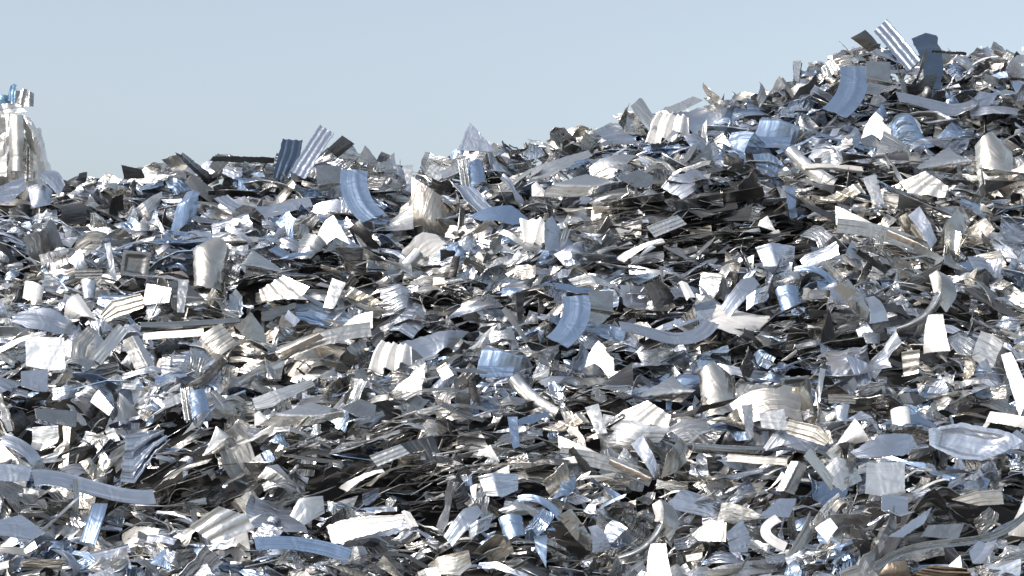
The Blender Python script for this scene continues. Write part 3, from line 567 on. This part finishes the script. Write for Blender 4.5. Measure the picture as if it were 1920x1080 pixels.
PROMOTED = [
    (13117, 'bent_sheet', 'large light grey sheet above the slanting round-backed channel on the left slope', 'metal sheet'),
    (14223, 'curved_sheet', 'bright silver curved sheet just left of the square pressed dish on the lower front slope', 'metal sheet'),
    (4833, 'bent_sheet', 'large bright silver sheet below the broad cone sheet on the lower front slope', 'metal sheet'),
    (10207, 'torn_sheet', 'large mid grey torn sheet just below the white wedge by the tall draped sheet', 'metal sheet'),
    (1637, 'crumpled_sheet', 'large mid grey crumpled sheet above the long curved blue band near the bottom edge', 'metal sheet'),
    (15650, 'curved_sheet', 'large bright silver curved sheet right of the sagging lavender sheet on the lower front slope', 'metal sheet'),
    (697, 'bent_strip', 'large blue strip below the long grey tube on the lower front slope', 'metal strip'),
    (4624, 'bent_sheet', 'large light grey sheet above the large round-rimmed sheet on the lower front slope', 'metal sheet'),
    (570, 'torn_sheet', 'large mid grey torn sheet right of the square pressed dish on the lower front slope', 'metal sheet'),
    (9653, 'curved_sheet', 'large dark grey curved sheet above the white horn-shaped sheet on the left slope', 'metal sheet'),
    (1390, 'bent_sheet', 'large mid grey sheet just left of the wide lavender plate on the lower front slope', 'metal sheet'),
    (6017, 'metal_channel', 'large nearly black long channel above the creased lavender sheet on the upper right slope', 'metal channel'),
    (885, 'curved_sheet', 'medium dark grey curved sheet below the white wedge on the lower front slope', 'metal sheet'),
    (15716, 'metal_sliver', 'medium mid grey sliver just left of the rounded tile-shaped plate on the left slope', 'metal strip'),
    (6222, 'curved_sheet', 'medium blue curved sheet just right of the white five-cornered sheet on the upper right slope', 'metal sheet'),
    (5163, 'curved_sheet', 'medium bright silver curved sheet just right of the long grey tube on the left slope', 'metal sheet'),
    (1964, 'bent_sheet', 'medium light grey sheet below the white fluted sheet on the upper right slope', 'metal sheet'),
    (14016, 'curved_sheet', 'medium bright silver curved sheet just above the slanting round-backed channel on the left slope', 'metal sheet'),
    (7982, 'torn_sheet', 'medium light grey torn sheet left of the rounded tile-shaped plate on the lower front slope', 'metal sheet'),
    (12940, 'torn_sheet', 'medium blue torn sheet left of the white wedge on the left slope', 'metal sheet'),
    (13565, 'curved_sheet', 'medium bright silver curved sheet just below the slanting round-backed channel on the left slope', 'metal sheet'),
    (3478, 'metal_shard', 'medium dark grey pointed shard left of the creased lavender sheet on the lower front slope', 'metal shard'),
    (10926, 'torn_sheet', 'medium dark grey torn sheet below the rounded tile-shaped plate on the lower front slope', 'metal sheet'),
    (4443, 'crumpled_sheet', 'medium light grey crumpled sheet below the tall crumpled drum on the upper right slope', 'metal sheet'),
    (2425, 'curved_sheet', 'medium dark grey curved sheet left of the long lavender ribbed band', 'metal sheet'),
    (2580, 'metal_shard', 'medium pale blue pointed shard right of the wide lavender plate on the upper right slope', 'metal shard'),
    (15585, 'curved_sheet', 'medium bright silver curved sheet below the white wedge on the upper right slope', 'metal sheet'),
    (13982, 'curved_sheet', 'medium dark grey curved sheet right of the broad cream panel on the lower front slope', 'metal sheet'),
    (12802, 'metal_channel', 'medium dark grey long channel above the square pressed dish on the lower front slope', 'metal channel'),
    (15870, 'curved_sheet', 'medium mid grey curved sheet just below the white five-cornered sheet on the left slope', 'metal sheet'),
    (4826, 'rounded_offcut', 'medium bright silver rounded offcut just above the pale wing-shaped sheet on the upper right slope', 'metal offcut'),
    (7670, 'crumpled_sheet', 'medium mid grey crumpled sheet below the torn lavender sheet on the lower front slope', 'metal sheet'),
    (9221, 'crumpled_sheet', 'medium dark grey crumpled sheet right of the square pressed dish on the lower front slope', 'metal sheet'),
    (13664, 'metal_shard', 'medium bright silver pointed shard below the long grey tube on the lower front slope', 'metal shard'),
    (8849, 'metal_channel', 'medium dark grey long channel below the white wedge by the tall draped sheet', 'metal channel'),
    (14565, 'torn_sheet', 'medium blue torn sheet just right of the white fluted sheet', 'metal sheet'),
    (14943, 'metal_sliver', 'medium light grey sliver above the wide lavender plate on the lower front slope', 'metal strip'),
    (5709, 'metal_channel', 'medium mid grey long channel below the broad slant-grooved panel', 'metal channel'),
    (826, 'curved_sheet', 'medium dark grey curved sheet just below the white five-cornered sheet on the left slope', 'metal sheet'),
    (20969, 'crumpled_sheet', 'medium bright silver crumpled sheet left of the triangular fin against the sky', 'metal sheet'),
    (9682, 'bent_sheet', 'medium dark grey sheet just above the white horn-shaped sheet on the lower front slope', 'metal sheet'),
    (14880, 'curved_sheet', 'medium light grey curved sheet above the long pale block on the lower front slope', 'metal sheet'),
    (3019, 'crumpled_sheet', 'medium dark grey crumpled sheet above the sagging lavender sheet on the lower front slope', 'metal sheet'),
    (11182, 'torn_sheet', 'medium dark grey torn sheet left of the large round-rimmed sheet on the lower front slope', 'metal sheet'),
    (11150, 'bent_sheet', 'medium light grey sheet below the broad cone sheet on the lower front slope', 'metal sheet'),
    (4228, 'torn_sheet', 'medium mid grey torn sheet above the white horn-shaped sheet on the lower front slope', 'metal sheet'),
    (6283, 'metal_sliver', 'medium nearly black sliver left of the creased lavender sheet on the upper right slope', 'metal strip'),
    (6085, 'bent_sheet', 'medium light grey sheet just below the broad slant-grooved panel', 'metal sheet'),
    (3606, 'metal_shard', 'medium bright silver pointed shard above the sagging lavender sheet on the lower front slope', 'metal shard'),
    (13124, 'bent_strip', 'medium mid grey strip below the long grey tube on the lower front slope', 'metal strip'),
    (500, 'metal_shard', 'medium mid grey pointed shard just below the white five-cornered sheet on the upper right slope', 'metal shard'),
    (911, 'metal_shard', 'medium white pointed shard just below the white fluted sheet on the lower front slope', 'metal shard'),
    (8776, 'curved_sheet', 'medium light grey curved sheet left of the square pressed dish on the left slope', 'metal sheet'),
    (190, 'torn_sheet', 'medium mid grey torn sheet above the sagging lavender sheet on the lower front slope', 'metal sheet'),
    (7281, 'metal_sliver', 'medium dark grey sliver left of the slanting round-backed channel on the upper right slope', 'metal strip'),
    (15094, 'metal_channel', 'medium mid grey long channel above the tall crumpled drum on the upper right slope', 'metal channel'),
    (6817, 'torn_sheet', 'medium dark grey torn sheet below the white fluted sheet on the lower front slope', 'metal sheet'),
    (8705, 'bent_sheet', 'medium dark grey sheet just left of the creased lavender sheet on the lower front slope', 'metal sheet'),
    (12216, 'torn_sheet', 'medium blue torn sheet just below the rounded tile-shaped plate on the lower front slope', 'metal sheet'),
    (8714, 'metal_sliver', 'medium dark grey sliver below the broad cone sheet on the upper right slope', 'metal strip'),
    (4601, 'bent_strip', 'medium blue strip just right of the blue curved band on the lower front slope', 'metal strip'),
    (9028, 'bent_strip', 'medium bright silver strip above the slanting round-backed channel on the left slope', 'metal strip'),
    (12759, 'curved_sheet', 'medium dark grey curved sheet above the square pressed dish on the left slope', 'metal sheet'),
    (15415, 'curved_sheet', 'medium bright silver curved sheet left of the sagging lavender sheet on the left slope', 'metal sheet'),
    (3208, 'bent_strip', 'small mid grey strip just above the long pale block on the lower front slope', 'metal strip'),
    (11497, 'bent_strip', 'small dark grey strip just below the white five-cornered sheet on the lower front slope', 'metal strip'),
    (4983, 'metal_channel', 'small dark grey long channel right of the pale wing-shaped sheet on the upper right slope', 'metal channel'),
    (3712, 'curved_sheet', 'small mid grey curved sheet below the creased lavender sheet on the upper right slope', 'metal sheet'),
    (13326, 'curved_sheet', 'small pale blue curved sheet below the triangular fin against the sky', 'metal sheet'),
    (10628, 'metal_channel', 'small dark grey long channel below the long grey tube on the left slope', 'metal channel'),
    (9920, 'bent_sheet', 'small light grey sheet just below the long grey tube on the left slope', 'metal sheet'),
    (8145, 'bent_sheet', 'small bright silver sheet above the white horn-shaped sheet on the left slope', 'metal sheet'),
    (21099, 'torn_sheet', 'small bright silver torn sheet above the square pressed dish on the left slope', 'metal sheet'),
    (5130, 'torn_sheet', 'small dark grey torn sheet left of the white fluted sheet on the lower front slope', 'metal sheet'),
    (3094, 'bent_strip', 'small light grey strip above the long lavender ribbed band', 'metal strip'),
    (20683, 'torn_sheet', 'small dark grey torn sheet just above the long pale block on the upper right slope', 'metal sheet'),
    (4471, 'crumpled_sheet', 'small bright silver crumpled sheet below the tall crumpled drum on the upper right slope', 'metal sheet'),
    (10465, 'curved_sheet', 'small bright silver curved sheet right of the torn lavender sheet on the lower front slope', 'metal sheet'),
    (2564, 'metal_shard', 'small bright silver pointed shard below the white wedge on the lower front slope', 'metal shard'),
    (15123, 'bent_sheet', 'small mid grey sheet just below the white wedge on the lower front slope', 'metal sheet'),
    (13134, 'bent_strip', 'small mid grey strip below the long lavender ribbed band', 'metal strip'),
    (5099, 'curved_sheet', 'small mid grey curved sheet below the rounded tile-shaped plate on the left slope', 'metal sheet'),
    (651, 'crumpled_sheet', 'small mid grey crumpled sheet just above the long grey tube on the left slope', 'metal sheet'),
    (5890, 'bent_strip', 'small mid grey strip left of the creased lavender sheet on the lower front slope', 'metal strip'),
    (823, 'rounded_offcut', 'small mid grey rounded offcut just above the white wedge by the tall draped sheet', 'metal offcut'),
    (3471, 'torn_sheet', 'small dark grey torn sheet just below the sagging lavender sheet on the left slope', 'metal sheet'),
    (14133, 'torn_sheet', 'small blue torn sheet left of the blue curved band on the upper right slope', 'metal sheet'),
    (2955, 'crumpled_sheet', 'small bright silver crumpled sheet below the white fluted sheet on the lower front slope', 'metal sheet'),
    (13506, 'curved_sheet', 'small mid grey curved sheet below the white wedge on the left slope', 'metal sheet'),
    (215, 'crumpled_sheet', 'small blue crumpled sheet left of the slanting round-backed channel on the upper right slope', 'metal sheet'),
    (6086, 'bent_strip', 'small dark grey strip above the large round-rimmed sheet on the lower front slope', 'metal strip'),
    (8217, 'rounded_offcut', 'nearly black rounded offcut just left of the sagging lavender sheet on the upper right slope', 'metal offcut'),
    (5004, 'curved_sheet', 'small dark grey curved sheet just right of the white five-cornered sheet on the left slope', 'metal sheet'),
    (15679, 'curved_sheet', 'dark grey curved sheet just left of the white fluted sheet on the lower front slope', 'metal sheet'),
    (14702, 'crumpled_sheet', 'small mid grey crumpled sheet just right of the blue curved band on the left slope', 'metal sheet'),
    (3142, 'crumpled_sheet', 'small dark grey crumpled sheet above the long curved blue band near the bottom edge', 'metal sheet'),
    (9955, 'crumpled_sheet', 'small dark grey crumpled sheet just above the torn lavender sheet on the lower front slope', 'metal sheet'),
    (596, 'crumpled_sheet', 'small mid grey crumpled sheet below the white fluted sheet on the lower front slope', 'metal sheet'),
    (8741, 'metal_shard', 'small mid grey pointed shard above the long pale block on the lower front slope', 'metal shard'),
    (13380, 'bent_sheet', 'small mid grey sheet below the white fluted sheet on the lower front slope', 'metal sheet'),
    (10941, 'crumpled_sheet', 'small pale blue crumpled sheet below the creased lavender sheet on the lower front slope', 'metal sheet'),
    (10145, 'torn_sheet', 'small dark grey torn sheet above the long curved blue band near the bottom edge', 'metal sheet'),
    (12638, 'crumpled_sheet', 'small dark grey crumpled sheet just below the sagging lavender sheet on the lower front slope', 'metal sheet'),
    (15017, 'metal_channel', 'small mid grey long channel just below the square pressed dish on the lower front slope', 'metal channel'),
    (14175, 'metal_shard', 'small light grey pointed shard above the square pressed dish on the left slope', 'metal shard'),
    (20594, 'curved_sheet', 'light grey curved sheet just left of the white fluted sheet on the upper right slope', 'metal sheet'),
    (9433, 'bent_strip', 'small blue strip right of the square pressed dish on the lower front slope', 'metal strip'),
    (10223, 'crumpled_sheet', 'small nearly black crumpled sheet just above the broad slant-grooved panel', 'metal sheet'),
    (12226, 'crumpled_sheet', 'small mid grey crumpled sheet right of the white wedge on the lower front slope', 'metal sheet'),
    (11261, 'crumpled_sheet', 'small light grey crumpled sheet above the large round-rimmed sheet on the lower front slope', 'metal sheet'),
    (12615, 'metal_shard', 'small mid grey pointed shard below the rounded tile-shaped plate on the lower front slope', 'metal shard'),
    (3184, 'metal_channel', 'bright silver long channel just right of the slanting round-backed channel on the upper right slope', 'metal channel'),
]
def piece_arrays(p):
    P, k, n, a, size, tone = p
    return PROTO[k][1] @ (frame(n, a) * size).T
rngf = np.random.default_rng(55)
FV = rngf.uniform(0, 1, (len(PIECES), 4))
def finish(i):
    tint, f = FIN[PIECES[i][5]]; q = FV[i]
    t = np.array(tint) * (.78 + .26 * q[0]) * np.array([1 + .05 * (q[2] - .5), 1, 1 - .05 * (q[2] - .5)])
    return np.clip(t, 0, .95), np.array(f) + np.array([(q[1] - .5) * .2, 0, (q[3] - .3) * .3])
single = {i for i, *_ in PROMOTED}
Vs, Fs, Ts, Ns, Ss, Ls = [], [], [], [], [], []; off = 0; OWNER = []
for i, p in enumerate(PIECES):
    if i in single: continue
    V = piece_arrays(p) + p[0]; F = PROTO[p[1]][2]
    Vs.append(V); Fs.append(F + off); off += len(V); t, f = finish(i)
    Ts.append(np.tile(t, (len(V), 1))); Ns.append(np.tile(f, (len(V), 1))); Ss.append(np.full(len(F), PROTO[p[1]][3])); Ls.append(np.c_[PROTO[p[1]][4], np.full(len(V), i * .013)]); OWNER.append((i, len(F)))
tag(link('metal_scraps', mesh_from('metal_scraps', np.concatenate(Vs), np.concatenate(Fs), np.concatenate(Ts), np.concatenate(Ns), np.concatenate(Ss), np.concatenate(Ls))),
    'countless small shredded aluminium offcuts filling the whole heap between the larger pieces', 'metal scraps', None, 'stuff')
for i, nm, lab, cat in PROMOTED:
    p = PIECES[i]; V = piece_arrays(p); t, f = finish(i)
    tag(link(nm, mesh_from(nm, V, PROTO[p[1]][2], t, f, PROTO[p[1]][3], np.c_[PROTO[p[1]][4], np.full(len(V), i * .013)]), p[0]), lab, cat, GROUPS)

# ------------------------------------------------------------------ the bale of crushed foil at the left edge
def bale():
    P0, s = hit(10, 352); px = 2 * TH * s / 1920
    e = bpy.data.objects.new('foil_bale', None); sc.collection.objects.link(e)
    base = P0 + np.array([0, .1, -.15]); e.location = base
    tag(e, 'tall crushed bale of creamy white foil standing at the left edge of the heap', 'foil bale')
    rng = np.random.default_rng(5)
    def blob(nm, cx, cz, rx, ry, rz, tint, fin, n=64, seed=1, amp=.16, sq=.5, taper=.36):
        r_ = np.random.default_rng(seed)
        th = np.linspace(0, 2 * np.pi, n + 1); ph = np.linspace(-np.pi / 2, np.pi / 2, n // 2 + 8)
        T, Ph = np.meshgrid(th, ph, indexing='ij')
        cs = lambda q: np.sign(np.cos(q)) * np.abs(np.cos(q)) ** sq; sn = lambda q: np.sign(np.sin(q)) * np.abs(np.sin(q)) ** sq
        X = cs(T) * np.abs(np.cos(Ph)) ** sq; Y = sn(T) * np.abs(np.cos(Ph)) ** sq; Z = sn(Ph)
        D = np.stack([X, Y, Z], -1); h = np.zeros(X.shape)
        for _ in range(80):
            dv = nrm(r_.normal(0, 1, 3)) * np.array([1.6, 1.6, .8]); h += np.maximum(0, .15 - np.abs(D @ dv - r_.uniform(-.9, .9))) * r_.normal(0, amp)
        h -= h.mean(); h = np.clip(h, -.2, .12); D = D * (1 + h)[..., None]
        D[-1] = D[0]
        k = 1 - taper * (D[..., 2:] + 1) / 2
        V = np.stack([cx + D[..., 0] * rx * k[..., 0], D[..., 1] * ry * k[..., 0], cz + D[..., 2] * rz], -1)
        nn, m = V.shape[:2]; i = (np.arange(nn - 1)[:, None] * m + np.arange(m - 1)[None]).ravel()
        F = np.c_[i, i + m, i + m + 1, i + 1]
        me = mesh_from(nm, V.reshape(-1, 3), F, tint, fin, False); return me
    w_ = 75 * px
    link('crushed_body', blob('crushed_body', 0, 74 * px, 78 * px, .42, 78 * px, (.86, .84, .81), (.4, .55, .05), seed=3, amp=.55, n=90), (0, 0, 0), e)
    # smooth vertical panel and edge folds
    def panel(nm, quad, yoff, fin, form, n=None, seed=0):
        r_ = np.random.default_rng(seed); Q = np.array([((u - 10) * px, (352 - v) * px) for u, v in quad])
        G = coons(Q, 13, .01, r_); z = relief(G, form, r_)
        V = np.stack([G[..., 0], -yoff - z, G[..., 1] + .15], -1); Vv, F = solid(V, .004); tint, f = FIN[fin]
        return link(nm, mesh_from(nm, Vv, F, tint, f, True, np.c_[LAST[0] * .5, np.full(len(Vv), seed)]), (0, 0, 0), e)
    panel('flat_face', [(33, 330), (62, 333), (60, 232), (33, 232)], .50, 'W', 'fold', seed=2)
    panel('side_fold', [(64, 345), (84, 343), (70, 256), (60, 232)], .44, 'K', 'crumple', seed=4)
    panel('creased_fold', [(-30, 345), (30, 345), (28, 250), (-30, 225)], .47, 'W', 'crumple', seed=6)
    panel('top_fold', [(-20, 232), (64, 226), (50, 208), (-20, 214)], .46, 'L', 'flutes', seed=7)
    for q, f_, fm, sd in (([(-30, 330), (12, 335), (10, 300), (-30, 285)], 'W', 'crumple', 31), ([(-30, 280), (30, 262), (28, 236), (-30, 240)], 'K', 'fold', 32), ([(4, 340), (34, 342), (32, 280), (8, 262)], 'W', 'crumple', 33), ([(60, 348), (80, 350), (78, 300), (64, 270)], 'G', 'flutes', 34)):
        panel('creased_fold', q, .53, f_, fm, seed=sd)
    # foil and blue strips resting on top
    def loose(nm, quad, yoff, fin, form, seed, label, cat):
        r_ = np.random.default_rng(seed); Q = np.array([((u - 10) * px, (352 - v) * px) for u, v in quad])
        G = coons(Q, 13, .01, r_); z = relief(G, form, r_)
        c = G.reshape(-1, 2).mean(0); V = np.stack([G[..., 0] - c[0], -z + (G[..., 1] - c[1]) * .5, G[..., 1] - c[1]], -1); Vv, F = solid(V, .004); tint, f = FIN[fin]
        me = mesh_from(nm, Vv, F, tint, f, True, np.c_[LAST[0] * .3, np.full(len(Vv), seed)]); tag(link(nm, me, base + np.array([c[0], -yoff, c[1] + .15])), label, cat)
    loose('foil_clump', [(22, 212), (64, 208), (60, 182), (48, 174), (26, 178)], .2, 'G', 'flutes', 11, 'silvery crumpled foil clump resting on top of the white bale', 'foil clump')
    loose('foil_clump', [(-20, 216), (34, 214), (30, 186), (-20, 180)], .1, 'B', 'crumple', 12, 'blue crumpled foil resting on the bale behind the upright blue strip', 'foil clump')
    return px, base
FIN['C'] = ((.15, .27, .40), (.4, .5, .1))       # blue painted offcuts
NORM['C'] = (elev(25, 5), .1)
bale()
build('blue_strip', 'C', 'bendx', np.array([(14, 186), (20, 158), (27, 154), (32, 160), (27, 190)]), None, 'short bright blue strip standing upright on top of the bale', 1, lift=.75)
build('blue_strip', 'C', 'bendx', np.array([(-8, 176), (18, 182), (16, 191), (-8, 187)]), None, 'teal blue strip lying level behind the upright blue strip on the bale', 2, lift=.7)
